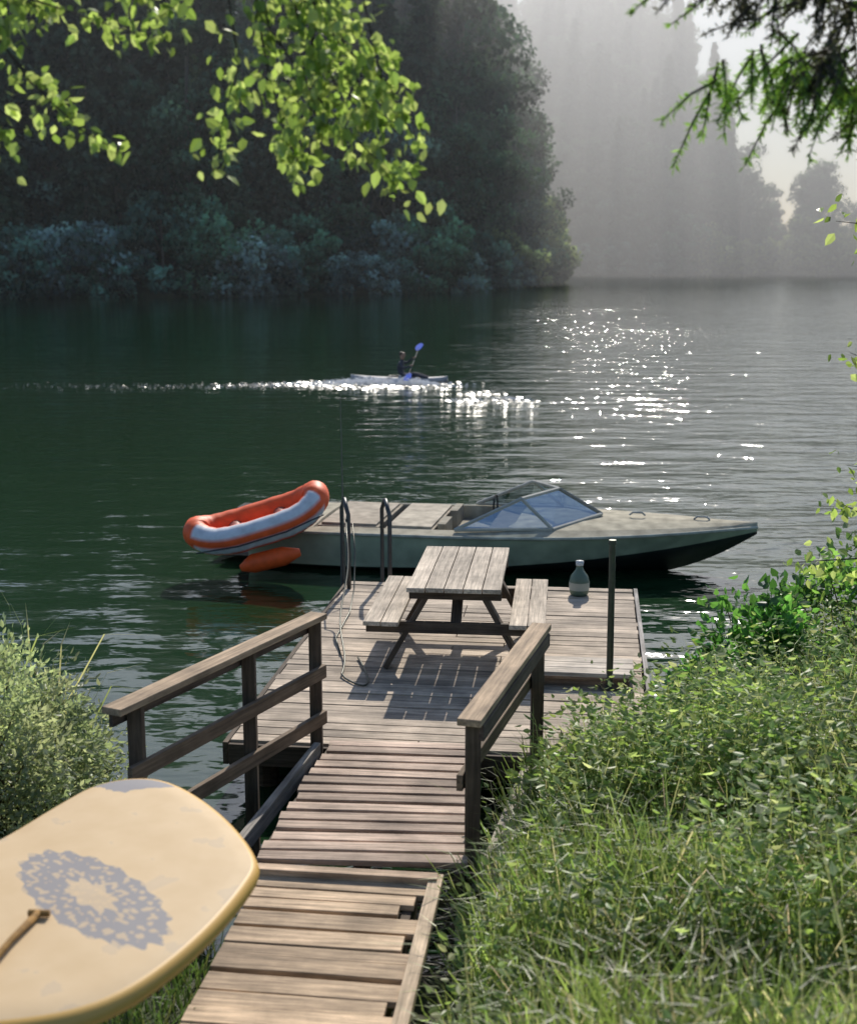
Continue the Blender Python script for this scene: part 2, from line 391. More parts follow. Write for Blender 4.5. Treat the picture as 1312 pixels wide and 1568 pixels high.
def railing(name,p0,p1,posts,rails,top=1.42):
    mb=MB(); p0=Vector(p0);p1=Vector(p1)
    D=(p1-p0); ext=D.normalized()
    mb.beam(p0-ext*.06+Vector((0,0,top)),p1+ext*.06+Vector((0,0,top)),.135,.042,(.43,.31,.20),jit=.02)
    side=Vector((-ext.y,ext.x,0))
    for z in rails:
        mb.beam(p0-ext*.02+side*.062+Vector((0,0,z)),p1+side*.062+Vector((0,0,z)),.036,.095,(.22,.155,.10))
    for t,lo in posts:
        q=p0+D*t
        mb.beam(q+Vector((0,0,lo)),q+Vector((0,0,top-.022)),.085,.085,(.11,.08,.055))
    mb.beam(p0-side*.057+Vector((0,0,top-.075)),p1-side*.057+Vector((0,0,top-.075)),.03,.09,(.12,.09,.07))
    return mb.build(name,[M_wood],.005)
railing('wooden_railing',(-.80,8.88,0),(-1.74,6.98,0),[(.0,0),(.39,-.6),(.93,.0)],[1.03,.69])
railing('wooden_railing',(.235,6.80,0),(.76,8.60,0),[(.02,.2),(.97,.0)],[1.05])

# ------------------------------------------------------------ picnic table
mb=MB(); TW=(.54,.45,.35); TD=(.10,.075,.055)
for i in range(5): mb.box(((i-2)*.158,random.uniform(-.01,.01),.745),(.15,1.62,.038),None,TW,jit=.18)
for sx in (-1,1):
    for k in (0,1): mb.box((sx*(.535+k*.152),random.uniform(-.01,.01),.445),(.145,1.62,.038),None,TW,jit=.16)
for y in (-.62,.60):
    sg=-1 if y<0 else 1
    mb.beam((-.76,y,.375),(.76,y,.375),.045,.10,TD); mb.beam((-.39,y,.675),(.39,y,.675),.045,.10,TD)
    for sx in (-1,1): mb.beam((sx*.20,y-.048*sg,.72),(sx*.60,y-.048*sg,.0),.045,.115,TD,up=(0,1,0))
    mb.beam((0,y*.95,.36),(0,y*.25,.715),.09,.045,TD)
tb=mb.build('picnic_table',[M_wood],.004); tb.location=(.29,11.28,.452); tb.rotation_euler=(0,0,-math.radians(6))

# ------------------------------------------------------------ dock ladder, post, jug, rope
mb=MB()
for u in (.06,.50):
    pts=[]
    base=dk(u,DLn-.32,.45)
    for t in np.linspace(0,1,4): pts.append(base+Vector((0,0,.80*t)))
    for t in np.linspace(.15,1,8):
        an=math.pi*t; pts.append(base+a*(.18*(1-math.cos(an)))+bb*(-.14*t)+Vector((0,0,.80+.13*math.sin(an))))
    for t in np.linspace(.15,1,6): pts.append(base+a*.37-bb*.14+Vector((0,0,.80-2.0*t)))
    mb.tube(pts,.023,(.07,.07,.07),8)
for z in (.30,.02,-.28,-.58): mb.tube([dk(-.08,DLn+.06,z),dk(.36,DLn+.06,z)],.022,(.12,.12,.12),8)
mb.build('dock_ladder',[M_metal],smooth=True)
mb=MB(); mb.tube([(1.47,10.2,-.5),(1.475,10.2,.7),(1.47,10.2,1.66)],[.028,.028,.026],(.07,.08,.06),10)
mb.tube([(1.47,10.2,1.655),(1.47,10.2,1.69)],[.034,.03],(.06,.07,.05),10); mb.box((1.47,10.2,.462),(.14,.14,.012),None,(.1,.1,.09))
mb.build('mooring_post',[M_metal])
def lathe(mb,prof,c,col,n=20,mi=0):
    vs=[];fs=[]
    for r,z in prof:
        for k in range(n):
            t=2*math.pi*k/n; vs.append((c[0]+r*math.cos(t),c[1]+r*math.sin(t),c[2]+z))
    for i in range(len(prof)-1):
        for k in range(n): fs.append((i*n+k,i*n+(k+1)%n,(i+1)*n+(k+1)%n,(i+1)*n+k))
    mb.add(vs,fs,col,None,mi)
mb=MB(); jc=(1.57,13.22,.452)
lathe(mb,[(.0,0),(.085,.0),(.10,.03),(.105,.14),(.09,.20),(.045,.26),(.034,.30),(.034,.34)],jc,(.10,.15,.11))
lathe(mb,[(.040,.315),(.042,.36),(.0,.365)],jc,(.5,.5,.48)); lathe(mb,[(.1055,.06),(.1075,.14)],jc,(.35,.38,.33))
mb.build('water_jug',[M_paint],smooth=True)
mb=MB()
pts=[dk(.02,DLn-.25,1.2)]
for i in range(1,24):
    t=i/23; q=Vector((-.84+.10*t,13.0-2.5*t,0)); q.z=.475+.75*(1-t)**2.2; q.x+=.03*math.sin(t*9); pts.append(q)
for i in range(1,14):
    t=i/13; pts.append(Vector((-.74+.30*math.sin(t*2.6)*.8,10.5-.38*math.sin(t*3.1)+.5*t*t,.466)))
mb.tube(pts,.009,(.08,.08,.06),6)
mb.tube([dk(.10,DLn-.3,1.15),dk(.16,DLn-.5,.9),dk(.22,DLn-.9,.6),dk(.25,DLn-1.3,.47),dk(.28,DLn-2.2,.466),dk(.42,DLn-2.7,.466)],.008,(.08,.08,.06),6)
mb.build('rope',[M_metal],smooth=True)
mb=MB(); mb.tube([dk(.0,DLn-.2,.2),dk(-.02,DLn-.2,1.3),dk(-.05,DLn-.1,2.5)],[.012,.009,.004],(.10,.10,.09),6); mb.build('fishing_rod',[M_metal])

# ------------------------------------------------------------ speedboat
boat=link(bpy.data.objects.new('motorboat',None)); boat.location=(-2.15,17.25,0); boat.rotation_euler=(math.radians(1),0,-math.radians(11.7))
SX=[0,1.5,3,4.2,5.2,5.9,6.38]
GB=[.90,.96,.98,.88,.60,.29,.03]; GZ=[.50,.52,.54,.56,.585,.60,.61]
CB=[.80,.86,.83,.66,.38,.15,.012]; CZ=[.06,.07,.12,.22,.34,.45,.55]; KZ=[-.2,-.22,-.22,-.18,-.05,.2,.52]
st=np.linspace(0,6.38,46)
def smi(yv):
    q=np.interp(st,SX,yv)
    for _ in range(6): q[1:-1]=(q[:-2]+2*q[1:-1]+q[2:])/4
    return q
gb,gz,cb,cz,kz=map(smi,(GB,GZ,CB,CZ,KZ))
HC=(.36,.40,.28);HL=(.42,.41,.33);DK=(.37,.335,.25);BT=(.02,.023,.02)
mb=MB();vs=[];fs=[];cs=[]
for i,x in enumerate(st):
    ring=[(x,0,kz[i]),(x,-cb[i],cz[i]),(x,-cb[i]-.004,cz[i]+.012),(x,-(cb[i]*.35+gb[i]*.65)-.01,cz[i]*.45+gz[i]*.55),(x,-gb[i],gz[i])]
    vs+=ring+[(q[0],-q[1],q[2]) for q in ring[1:]]
    cs+=[BT,BT,HC,HC,HC]+[BT,HC,HC,HC]
for i in range(len(st)-1):
    o=i*9;q=o+9
    for j in (0,1,2,3): fs.append((o+j,o+j+1,q+j+1,q+j))
    fs.append((o,q,q+5,o+5))
    for j in (5,6,7): fs.append((o+j,q+j,q+j+1,o+j+1))
fs.append((0,5,6,7,8,4,3,2,1))
mb.add(vs,fs,cs); mb.build('hull',[M_hull],smooth=True,parent=boat)
mb=MB();vs=[];fs=[]
def deckprof(i,x):
    g=gb[i]-.01;z=gz[i]+.012
    if 0.95<x<3.3:
        k=g*.80; return [(x,-g,z),(x,-k,z+.035),(x,-k+.02,.16),(x,0,.14),(x,k-.02,.16),(x,k,z+.035),(x,g,z)]
    cr=.05+.08*max(0,min(1,(x-3)/1.0))*max(0,(6.4-x)/3.4)
    return [(x,-g,z),(x,-g*.8,z+cr*.5),(x,-g*.4,z+cr*.9),(x,0,z+cr),(x,g*.4,z+cr*.9),(x,g*.8,z+cr*.5),(x,g,z)]
for i,x in enumerate(st): vs+=deckprof(i,x)
for i in range(len(st)-1):
    for j in range(6): o=i*7+j; fs.append((o,o+1,o+8,o+7))
mb.add(vs,fs,DK); mb.build('top_deck',[M_deck],parent=boat)
mb=MB()
for sg in (-1,1): mb.tube([(x,sg*(gb[i]+.005),gz[i]) for i,x in enumerate(st)],.022,HL,8)
mb.tube([(0,-gb[0],gz[0]),(0,gb[0],gz[0])],.022,HL,8)
mb.build('rub_rail',[M_deck],smooth=True,parent=boat)
mb=MB()
mb.box((1.30,0,.46),(.80,1.45,.22),None,(.30,.26,.20)); mb.box((1.30,0,.585),(.72,1.35,.03),None,(.37,.32,.25))
mb.box((2.1,0,.50),(.62,1.48,.14),None,(.34,.30,.24)); mb.box((2.1,0,.585),(.56,1.42,.03),None,(.42,.37,.29))
for sg in (-1,1):
    mb.box((2.75,sg*.42,.34),(.5,.48,.16),None,(.3,.27,.21)); mb.box((2.50,sg*.42,.48),(.10,.48,.30),None,(.3,.27,.21))
mb.box((3.25,0,.52),(.3,1.4,.18),None,(.12,.11,.09))
mb.tube([(3.02,.42+.17*math.cos(t),.66+.15*math.sin(t)) for t in np.linspace(0,6.28,20)],.014,(.05,.05,.05),6)
mb.box((-.28,0,.12),(.55,1.3,.05),None,(.20,.20,.17))
mb.box((-.22,0,.42),(.34,.34,.42),None,(.06,.06,.06)); mb.box((-.22,0,.0),(.14,.12,.6),None,(.05,.05,.05))
for xx in (4.9,5.7): mb.tube([(xx-.10,0,.70-.03*(xx-4.9)),(xx-.06,0,.735-.03*(xx-4.9)),(xx+.06,0,.735-.03*(xx-4.9)),(xx+.10,0,.70-.03*(xx-4.9))],.014,(.35,.35,.33),6)
mb.build('seats_and_outboard',[M_deck],.02,parent=boat)
mb=MB(); PL=[]
for sg in (-1,1):
    r_=(2.70,sg*.84,.60);f_=(3.90,sg*.70,.63);c_=(4.45,0,.70);tf=(3.50,sg*.60,.98);tcn=(3.90,0,1.01)
    mb.add([r_,f_,tf],[(0,1,2)],(.8,.8,.8)); mb.add([f_,c_,tcn,tf],[(0,1,2,3)],(.8,.8,.8))
    PL+=[(r_,f_),(f_,c_),(c_,tcn),(tcn,tf),(tf,f_),(tf,r_)]
mb.build('windshield_glass',[M_glass],parent=boat)
mb=MB()
for q0,q1 in PL: mb.tube([q0,q1],.024,(.40,.39,.33),6)
mb.build('windshield_frame',[M_paint],parent=boat)

# ------------------------------------------------------------ inflatable
OR=(.80,.105,.018);WH=(.62,.63,.64)
infl=link(bpy.data.objects.new('inflatable_raft',None))
def ring(mb,Lh,Wh,r,off=(0,0,0),npth=72,nt=20):
    vs=[];fs=[];cs=[]
    for i in range(npth):
        t=2*math.pi*i/npth
        ct,sn=math.cos(t),math.sin(t); ex=.7
        px=Lh*math.copysign(abs(ct)**ex,ct); py=Wh*math.copysign(abs(sn)**ex,sn)
        up=.12*abs(ct)**3*r/.15
        T=Vector((-Lh*sn,Wh*ct,0)).normalized(); Nn=Vector((T.y,-T.x,0))
        rr=r*(1+.02*math.sin(i*2.1)+.015*math.sin(i*.9))
        for k in range(nt):
            p_=2*math.pi*k/nt
            q=Vector((px,py,up))+Nn*math.cos(p_)*rr+Vector((0,0,1))*math.sin(p_)*rr
            vs.append(q+Vector(off))
            deg=(math.degrees(p_)+360)%360
            end=abs(ct)>.93
            w=(deg<95 or deg>318) and not end and sn<0
            if -1<deg<20 and not end: w=False
            cs.append(WH if w else OR)
    for i in range(npth):
        for k in range(nt):
            fs.append((i*nt+k,((i+1)%npth)*nt+k,((i+1)%npth)*nt+(k+1)%nt,i*nt+(k+1)%nt))
    mb.add(vs,fs,cs)
mb=MB(); ring(mb,.76,.30,.175); mb.build('tube_ring',[M_rubber],smooth=True,parent=infl)
mb=MB()
vs=[];n=40
for i in range(n):
    t=2*math.pi*i/n;ct,sn=math.cos(t),math.sin(t); vs.append((.74*math.copysign(abs(ct)**.7,ct),.29*math.copysign(abs(sn)**.7,sn),-.06))
vs.append((0,0,-.09)); fs=[(i,(i+1)%n,n) for i in range(n)]
mb.add(vs,fs,(.22,.04,.03)); mb.build('floor_sheet',[M_rubber],parent=infl)
mb=MB()
for xx in (-.3,.28): mb.tube([(xx,-.25,-.02),(xx,-.1,.0),(xx,.1,.0),(xx,.25,-.02)],[.08,.10,.10,.08],(.25,.05,.03),14)
mb.tube([(-.80,-.49,.05),(-.3,-.495,-.02),(.3,-.495,-.02),(.80,-.49,.05)],.01,(.05,.05,.05),6)
mb.build('seat_tubes',[M_rubber],smooth=True,parent=infl)
infl.location=(-2.10,15.95,.65); infl.rotation_euler=(math.radians(9),math.radians(-16),math.radians(7))
mb=MB(); mb.tube([(-.36,0,0),(-.2,0,.02),(.2,0,.02),(.40,0,.02)],[.04,.12,.12,.05],OR,14); ob=mb.build('boat_fender',[M_rubber],smooth=True)
ob.location=(-1.96,15.65,.24); ob.rotation_euler=(0,math.radians(-14),0)

# ------------------------------------------------------------ paddleboard resting on a rack beside the boardwalk
BO=Vector((-1.30,4.60,1.60))
ctl=[(-.67,4.58),(-.68,4.83),(-.91,5.27),(-1.21,5.60),(-1.47,5.56),(-1.61,5.30),(-1.74,4.98),(-1.95,4.62),(-2.17,4.30),(-2.22,4.0),(-2.02,3.74),(-1.66,3.62),(-1.31,3.62),(-1.01,3.75),(-.80,4.12)]
ctl=[Vector((q[0]-BO.x,q[1]-BO.y,0)) for q in ctl]
ol=[];M_=len(ctl)
for i in range(M_):
    p0,p1,p2,p3=ctl[i-1],ctl[i],ctl[(i+1)%M_],ctl[(i+2)%M_]
    for j in range(8):
        t=j/8; ol.append(.5*((2*p1)+(p2-p0)*t+(2*p0-5*p1+4*p2-p3)*t*t+(-p0+3*p1-3*p2+p3)*t**3))
for _ in range(5): ol=[(ol[i-1]+ol[i]*2+ol[(i+1)%len(ol)])/4 for i in range(len(ol))]
m,nt,out=new_mat('paddleboard_surface'); L=nt.links
p=N(nt,'ShaderNodeBsdfPrincipled'); tc=N(nt,'ShaderNodeTexCoord')
mp=N(nt,'ShaderNodeMapping'); mp.vector_type='TEXTURE'
mp.inputs['Location'].default_value=(.06,-.15,0); mp.inputs['Rotation'].default_value=(0,0,math.radians(-48)); mp.inputs['Scale'].default_value=(.50,.20,50)
L.new(tc.outputs['Object'],mp.inputs['Vector'])
sp=N(nt,'ShaderNodeSeparateXYZ'); L.new(mp.outputs[0],sp.inputs[0])
def mth(op,x,y=None,z=None):
    n=N(nt,'ShaderNodeMath',operation=op)
    for i,q in enumerate((x,y,z)):
        if q is None: continue
        if isinstance(q,(int,float)): n.inputs[i].default_value=q
        else: L.new(q,n.inputs[i])
    return n.outputs[0]
r2=mth('ADD',mth('MULTIPLY',sp.outputs[0],sp.outputs[0]),mth('MULTIPLY',sp.outputs[1],sp.outputs[1])); rr=mth('SQRT',r2)
an=mth('ARCTAN2',sp.outputs[1],sp.outputs[0])
edge=mth('ADD',.92,mth('MULTIPLY',mth('SINE',mth('MULTIPLY',an,18)),.045))
inside=mth('LESS_THAN',rr,edge)
inner=mth('GREATER_THAN',rr,mth('ADD',.30,mth('MULTIPLY',mth('SINE',mth('MULTIPLY',an,8)),.05)))
pet=mth('SINE',mth('ADD',mth('MULTIPLY',rr,24),mth('MULTIPLY',mth('SINE',mth('MULTIPLY',an,18)),1.4)))
vor=N(nt,'ShaderNodeTexVoronoi'); vor.inputs['Scale'].default_value=34; L.new(tc.outputs['Object'],vor.inputs['Vector'])
pm=mth('MULTIPLY',mth('MULTIPLY',inside,mth('ADD',.3,mth('MULTIPLY',inner,.7))),mth('ADD',.30,mth('MULTIPLY',mth('GREATER_THAN',mth('ADD',mth('MULTIPLY',pet,.5),mth('MULTIPLY',vor.outputs['Distance'],2.2)),.8),.48)))
sp2=N(nt,'ShaderNodeSeparateXYZ'); L.new(tc.outputs['Object'],sp2.inputs[0])
no=N(nt,'ShaderNodeTexNoise'); no.inputs['Scale'].default_value=5; no.inputs['Detail'].default_value=9; L.new(tc.outputs['Object'],no.inputs['Vector'])
tip=mth('MULTIPLY',mth('GREATER_THAN',mth('SUBTRACT',mth('ADD',sp2.outputs[1],mth('MULTIPLY',no.outputs['Fac'],.2)),mth('MULTIPLY',mth('ABSOLUTE',mth('ADD',sp2.outputs[0],.03)),.45)),.90),.8)
tip2=mth('MULTIPLY',mth('GREATER_THAN',no.outputs['Fac'],.62),.15)
msk=mth('MAXIMUM',mth('MAXIMUM',pm,tip),tip2)
cr=N(nt,'ShaderNodeMix',data_type='RGBA'); cr.inputs['A'].default_value=(.50,.345,.18,1); cr.inputs['B'].default_value=(.66,.50,.31,1); L.new(no.outputs['Fac'],cr.inputs['Factor'])
mx=N(nt,'ShaderNodeMix',data_type='RGBA'); L.new(msk,mx.inputs['Factor']); L.new(cr.outputs['Result'],mx.inputs['A']); mx.inputs['B'].default_value=(.15,.175,.225,1)
L.new(mx.outputs['Result'],p.inputs['Base Color']); p.inputs['Roughness'].default_value=.65; p.inputs['Specular IOR Level'].default_value=.25
b=N(nt,'ShaderNodeBump'); b.inputs['Strength'].default_value=.2; b.inputs['Distance'].default_value=.01; L.new(no.outputs['Fac'],b.inputs['Height']); L.new(b.outputs[0],p.inputs['Normal'])
L.new(p.outputs[0],out.inputs['Surface']); M_sup=m
m,nt,out=new_mat('paddleboard_rail'); p=N(nt,'ShaderNodeBsdfPrincipled'); p.inputs['Base Color'].default_value=(.60,.35,.08,1); p.inputs['Roughness'].default_value=.5; nt.links.new(p.outputs[0],out.inputs['Surface']); M_rail=m
mb=MB(); n=len(ol)
levels=[(.0,.0),(.5,-.002),(.85,-.008),(.955,-.014),(.985,-.024),(1.0,-.05),(.99,-.075),(.95,-.092),(.6,-.10),(.0,-.10)]
vs=[];fs=[]
for sc,z in levels:
    for k in range(n): vs.append((ol[k].x*max(sc,.002),ol[k].y*max(sc,.002),z))
for i in range(len(levels)-1):
    for k in range(n): fs.append((i*n+k,i*n+(k+1)%n,(i+1)*n+(k+1)%n,(i+1)*n+k)[::-1])
mb.add(vs,fs,(.6,.5,.3))
sup=mb.build('paddleboard',[M_sup,M_rail],smooth=True); sup.location=BO
sup.data.polygons.foreach_set('material_index',[1 if 3*n<=i<8*n else 0 for i in range(len(fs))])
mb=MB()
mb.tube([(-1.385,4.28,1.615),(-1.42,4.10,1.618),(-1.52,3.3,1.625)],[.014,.012,.012],(.36,.20,.06),10)
mb.tube([(-1.42,4.285,1.615),(-1.345,4.28,1.615)],[.013,.013],(.36,.20,.06),10)
mb.build('canoe_paddle',[M_wood],smooth=True)
mb=MB()
for yy in (4.95,4.15):
    mb.tube([(-2.05,yy,1.43),(-1.5,yy,1.435),(-1.10,yy,1.43)],[.065,.062,.06],(.12,.09,.06),12)
    for xx in (-1.95,-1.45):
        zg=float(height(xx,yy)); mb.tube([(xx,yy,zg-.2),(xx+.01,yy,1.40)],[.06,.055],(.1,.08,.06),10)
mb.build('log_rack',[M_bark],smooth=True)

# ------------------------------------------------------------ bank vegetation
def in_veg(x,y):
    h=height(x,y)
    left_lim=np.interp(y,[0,3,5,6.6,7.2,8.2,9,10,12],[.22,.12,.04,.28,.36,.60,1.72,1.92,2.3])
    return (h>.0)&(x>left_lim)
def blades(x,y,h,w,lean,col):
    n=len(x); z=height(x,y)-.03
    az=rng.uniform(0,2*np.pi,n); ld=np.stack([np.cos(az),np.sin(az),np.zeros(n)],1)*lean[:,None]*h[:,None]
    b=np.stack([x,y,z],1); wa=rng.uniform(0,2*np.pi,n); wv=np.stack([np.cos(wa),np.sin(wa),np.zeros(n)],1)*w[:,None]*.5
    up=np.zeros((n,3));up[:,2]=h
    m1=b+up*.5+ld*.25; m2=b+up*.85+ld*.65; tp=b+up*(1-.25*lean[:,None])+ld*1.1
    P=np.stack([b-wv,b+wv,m1-wv*.9,m1+wv*.9,m2-wv*.6,m2+wv*.6,tp],1).reshape(-1,3)
    o=np.arange(n)[:,None]*7
    F=np.concatenate([o+np.array([[0,1,3,2]]),o+np.array([[2,3,5,4]])]).tolist()+(o+np.array([[4,5,6]])).tolist()
    return P,F,np.repeat(col,7,0)
def pts_in(n,xr,yr):
    x=rng.uniform(*xr,n*3);y=rng.uniform(*yr,n*3); k=in_veg(x,y); x=x[k][:n];y=y[k][:n]; return x,y
def patch(x,y,s,ph=0): return .5+.25*(np.sin(x*s+ph)+np.cos(y*s*1.3+ph*2+x))
def cmix(n,cols,pr):
    c=np.array(cols)[rng.choice(len(cols),n,p=pr)]; return c*rng.uniform(.6,1.4,(n,1))
x,y=pts_in(48000,(0,5.5),(2.5,12.2))
n=len(x); pt=patch(x,y,2.3)
h=rng.uniform(.18,.55,n)*(.5+1.05*pt); w=rng.uniform(.008,.015,n)
col=cmix(n,[(.19,.26,.085),(.13,.205,.06),(.28,.31,.16),(.40,.37,.26)],[.47,.31,.15,.07])*(.4+1.15*patch(x,y,3.7,1.3))[:,None]
link(bpy.data.objects.new('grass',raw_mesh('grass',*blades(x,y,h,w,rng.uniform(.15,.75,n),col),M_grass)))
def weeds(name,xs,ys,hs,nl,lsz,cols,pr,mat=M_grass,spread=.14,stem=(.19,.22,.10)):
    parts=[];n=len(xs); z0=height(xs,ys)
    az=rng.uniform(0,2*np.pi,n); ln=rng.uniform(.05,.35,n)
    t=rng.uniform(.15,1,(n,nl))
    cx=xs[:,None]+np.cos(az)[:,None]*ln[:,None]*hs[:,None]*t**2
    cy=ys[:,None]+np.sin(az)[:,None]*ln[:,None]*hs[:,None]*t**2
    cz=z0[:,None]+hs[:,None]*t
    c=np.stack([cx,cy,cz],2).reshape(-1,3)
    k=n*nl; a2=rng.uniform(0,2*np.pi,k)
    d=nrm(np.stack([np.cos(a2),np.sin(a2),rng.uniform(-.3,.7,k)],1)); s=lsz*rng.uniform(.5,1.4,(k,1))
    c=c+d*rng.uniform(0,spread,(k,1))
    wv=nrm(np.cross(d,rdir(k)+np.array([0,0,1.2])))
    base=np.repeat(cmix(n,cols,pr),nl,0)*rng.uniform(.75,1.3,(k,1))
    parts.append(leaves(c,d*s,wv*s*.24,base,.25))
    P,F,C=blades(xs,ys,hs*1.03,np.full(n,.007),ln,np.tile(np.array(stem),(n,1))); parts.append((P,F,C))
    return link(bpy.data.objects.new(name,raw_mesh(name,*merge(parts),mat)))
GC=[(.19,.275,.085),(.13,.21,.065),(.26,.33,.14),(.36,.39,.24)]
x,y=pts_in(2700,(0,5.5),(2.5,12.0)); pt=patch(x,y,1.9,2.0); k=pt>.33; x=x[k];y=y[k]
hs=rng.uniform(.25,.66,len(x))*(.6+.9*patch(x,y,1.9,2.0))
weeds('weeds',x,y,hs,22,.050,GC,[.38,.3,.2,.12])
x,y=pts_in(950,(1.3,5.5),(5,11.2)); hs=rng.uniform(.5,1.05,len(x))
weeds('meadow_plants',x,y,hs,28,.058,GC,[.4,.25,.2,.15])
x=rng.uniform(.68,2.3,380);y=rng.uniform(7.0,8.5,380); hs=rng.uniform(.55,1.0,380)*np.interp(x,[.7,1.1,2.3],[.72,1.05,1.08])
weeds('nettles',x,y,hs,30,.058,GC,[.35,.3,.25,.1])
x,y=pts_in(420,(.2,5),(2.8,11)); n=len(x)
link(bpy.data.objects.new('tall_grass',raw_mesh('tall_grass',*blades(x,y,rng.uniform(.6,1.1,n),np.full(n,.009),rng.uniform(.1,.6,n),cmix(n,[(.20,.26,.11),(.30,.31,.19)],[.6,.4])),M_grass)))
x,y=pts_in(900,(0,5),(2.5,11.5)); n=len(x)
link(bpy.data.objects.new('dry_stalks',raw_mesh('dry_stalks',*blades(x,y,rng.uniform(.3,.75,n),np.full(n,.007),rng.uniform(.3,1.3,n),cmix(n,[(.42,.38,.29),(.38,.30,.27)],[.6,.4])),M_grass)))
x=rng.uniform(-6,-1.15,26000);y=rng.uniform(1.5,9,26000);hh=height(x,y)
k=(hh>.02); x=x[k];y=y[k];n=len(x)
link(bpy.data.objects.new('bank_grass',raw_mesh('bank_grass',*blades(x,y,rng.uniform(.12,.35,n),rng.uniform(.006,.012,n),rng.uniform(.2,.9,n),cmix(n,[(.06,.10,.03),(.04,.075,.022),(.11,.13,.05)],[.4,.4,.2])),M_grass)))
n=50; x=rng.normal(-3.0,.25,n);y=rng.normal(8.75,.25,n)
me=raw_mesh('reeds',*blades(x,y,rng.uniform(.9,1.95,n),np.full(n,.018),rng.uniform(.05,.6,n),cmix(n,[(.20,.24,.10),(.30,.29,.17)],[.6,.4])),M_grass)
link(bpy.data.objects.new('reeds',me))
def bush(name,c,R,Hh,ncl,per,size,cols,mat=M_grass,droop=-.1,fold=.25,wid=.33):
    parts=[];cx,cy=c; z0=float(height(cx,cy)); mbs=MB()
    for i in range(ncl):
        dd=rdir(1)[0]; dd[2]=abs(dd[2]); rr=rng.uniform(.45,1.05)**.6
        cc=np.array([cx+dd[0]*R*rr,cy+dd[1]*R*rr,z0+.12+dd[2]*Hh*rr]); cr=R*rng.uniform(.14,.30)
        q=rdir(per)*rng.uniform(.2,1.15,(per,1))*cr; p_=cc+q
        d=nrm(q/cr*.5+dd*.5+rng.normal(0,.5,(per,3))+np.array([0,0,droop])); s=size*rng.uniform(.6,1.4,(per,1))
        wv=nrm(np.cross(d,rdir(per)+np.array([0,0,1.0])))
        col=np.array(cols[rng.integers(len(cols))])[None]*rng.uniform(.6,1.45)*rng.uniform(.75,1.25,(per,1))
        parts.append(leaves(p_,d*s,wv*s*wid,col,fold))
        mid=(cc+np.array([cx,cy,z0]))/2+rng.normal(0,.05,3)
        mbs.tube([(cx+rng.normal(0,.05),cy+rng.normal(0,.05),z0-.1),tuple(mid),tuple(cc)],[.014,.009,.004],(.10,.08,.05),5)
    parts.append((np.array(mbs.v),[list(f) for f in mbs.f],np.array(mbs.c)[:,:3]))
    return link(bpy.data.objects.new(name,raw_mesh(name,*merge(parts),mat)))
bush('willow_shrub',(-2.98,7.9),.97,1.18,120,250,.045,[(.28,.34,.21),(.23,.29,.18),(.35,.39,.27)],wid=.22)
bush('willow_shrub',(-3.5,6.7),.95,.8,70,200,.05,[(.11,.14,.08),(.09,.12,.06)],wid=.22)
bush('alder_shrub',(2.75,10.5),.80,.95,40,70,.085,[(.06,.18,.04),(.09,.23,.05),(.045,.12,.03)],mat=M_leaf)
bush('alder_shrub',(3.65,10.7),.75,1.35,40,70,.085,[(.07,.17,.035),(.10,.20,.05)],mat=M_leaf)

# ------------------------------------------------------------ overhanging trees near the camera
def twig_leaves(parts,mbs,pts,n,size,spread,cols,droop=.7,r0=.006):
    pts=np.array(pts,float)
    t=rng.uniform(0,1,n)**.8*(len(pts)-1); i=np.minimum(t.astype(int),len(pts)-2); f=(t-i)[:,None]
    p_=pts[i]*(1-f)+pts[i+1]*f
    d=nrm(rng.normal(0,.6,(n,3))+np.array([.12,0,-droop])); s=size*rng.uniform(.6,1.25,(n,1))
    p_=p_+rng.normal(0,1,(n,3))*spread*np.array([1,1.3,.8])
    wv=nrm(np.cross(d,rdir(n)+np.array([0,.9,0])))
    col=cmix(n,cols,[1/len(cols)]*len(cols))
    parts.append(leaves(p_,d*s,wv*s*.30,col,.22))
    m_=len(pts); mbs.tube([tuple(q) for q in pts],list(np.linspace(r0,.002,m_)),(.06,.05,.04),5)
LC=[(.20,.29,.08),(.13,.21,.05),(.28,.36,.14)]
parts=[];mbs=MB()
T0=(-3.9,3.6)
mbs.tube([(T0[0],T0[1],1.2),(T0[0]+.05,T0[1],3.5),(T0[0],T0[1]+.1,6.5),(T0[0]-.1,T0[1],10)],[.17,.14,.11,.05],(.35,.33,.30),14)
mbs.tube([(-3.9,3.6,4.3),(-2.9,4.4,5.2),(-1.6,5.0,5.5),(-.5,5.2,5.35)],[.06,.045,.03,.015],(.12,.10,.08),8)
mbs.tube([(-3.9,3.6,3.6),(-2.9,4.6,4.7),(-1.9,5.1,5.1),(-1.3,5.2,4.9)],[.05,.030,.016,.008],(.12,.10,.08),8)
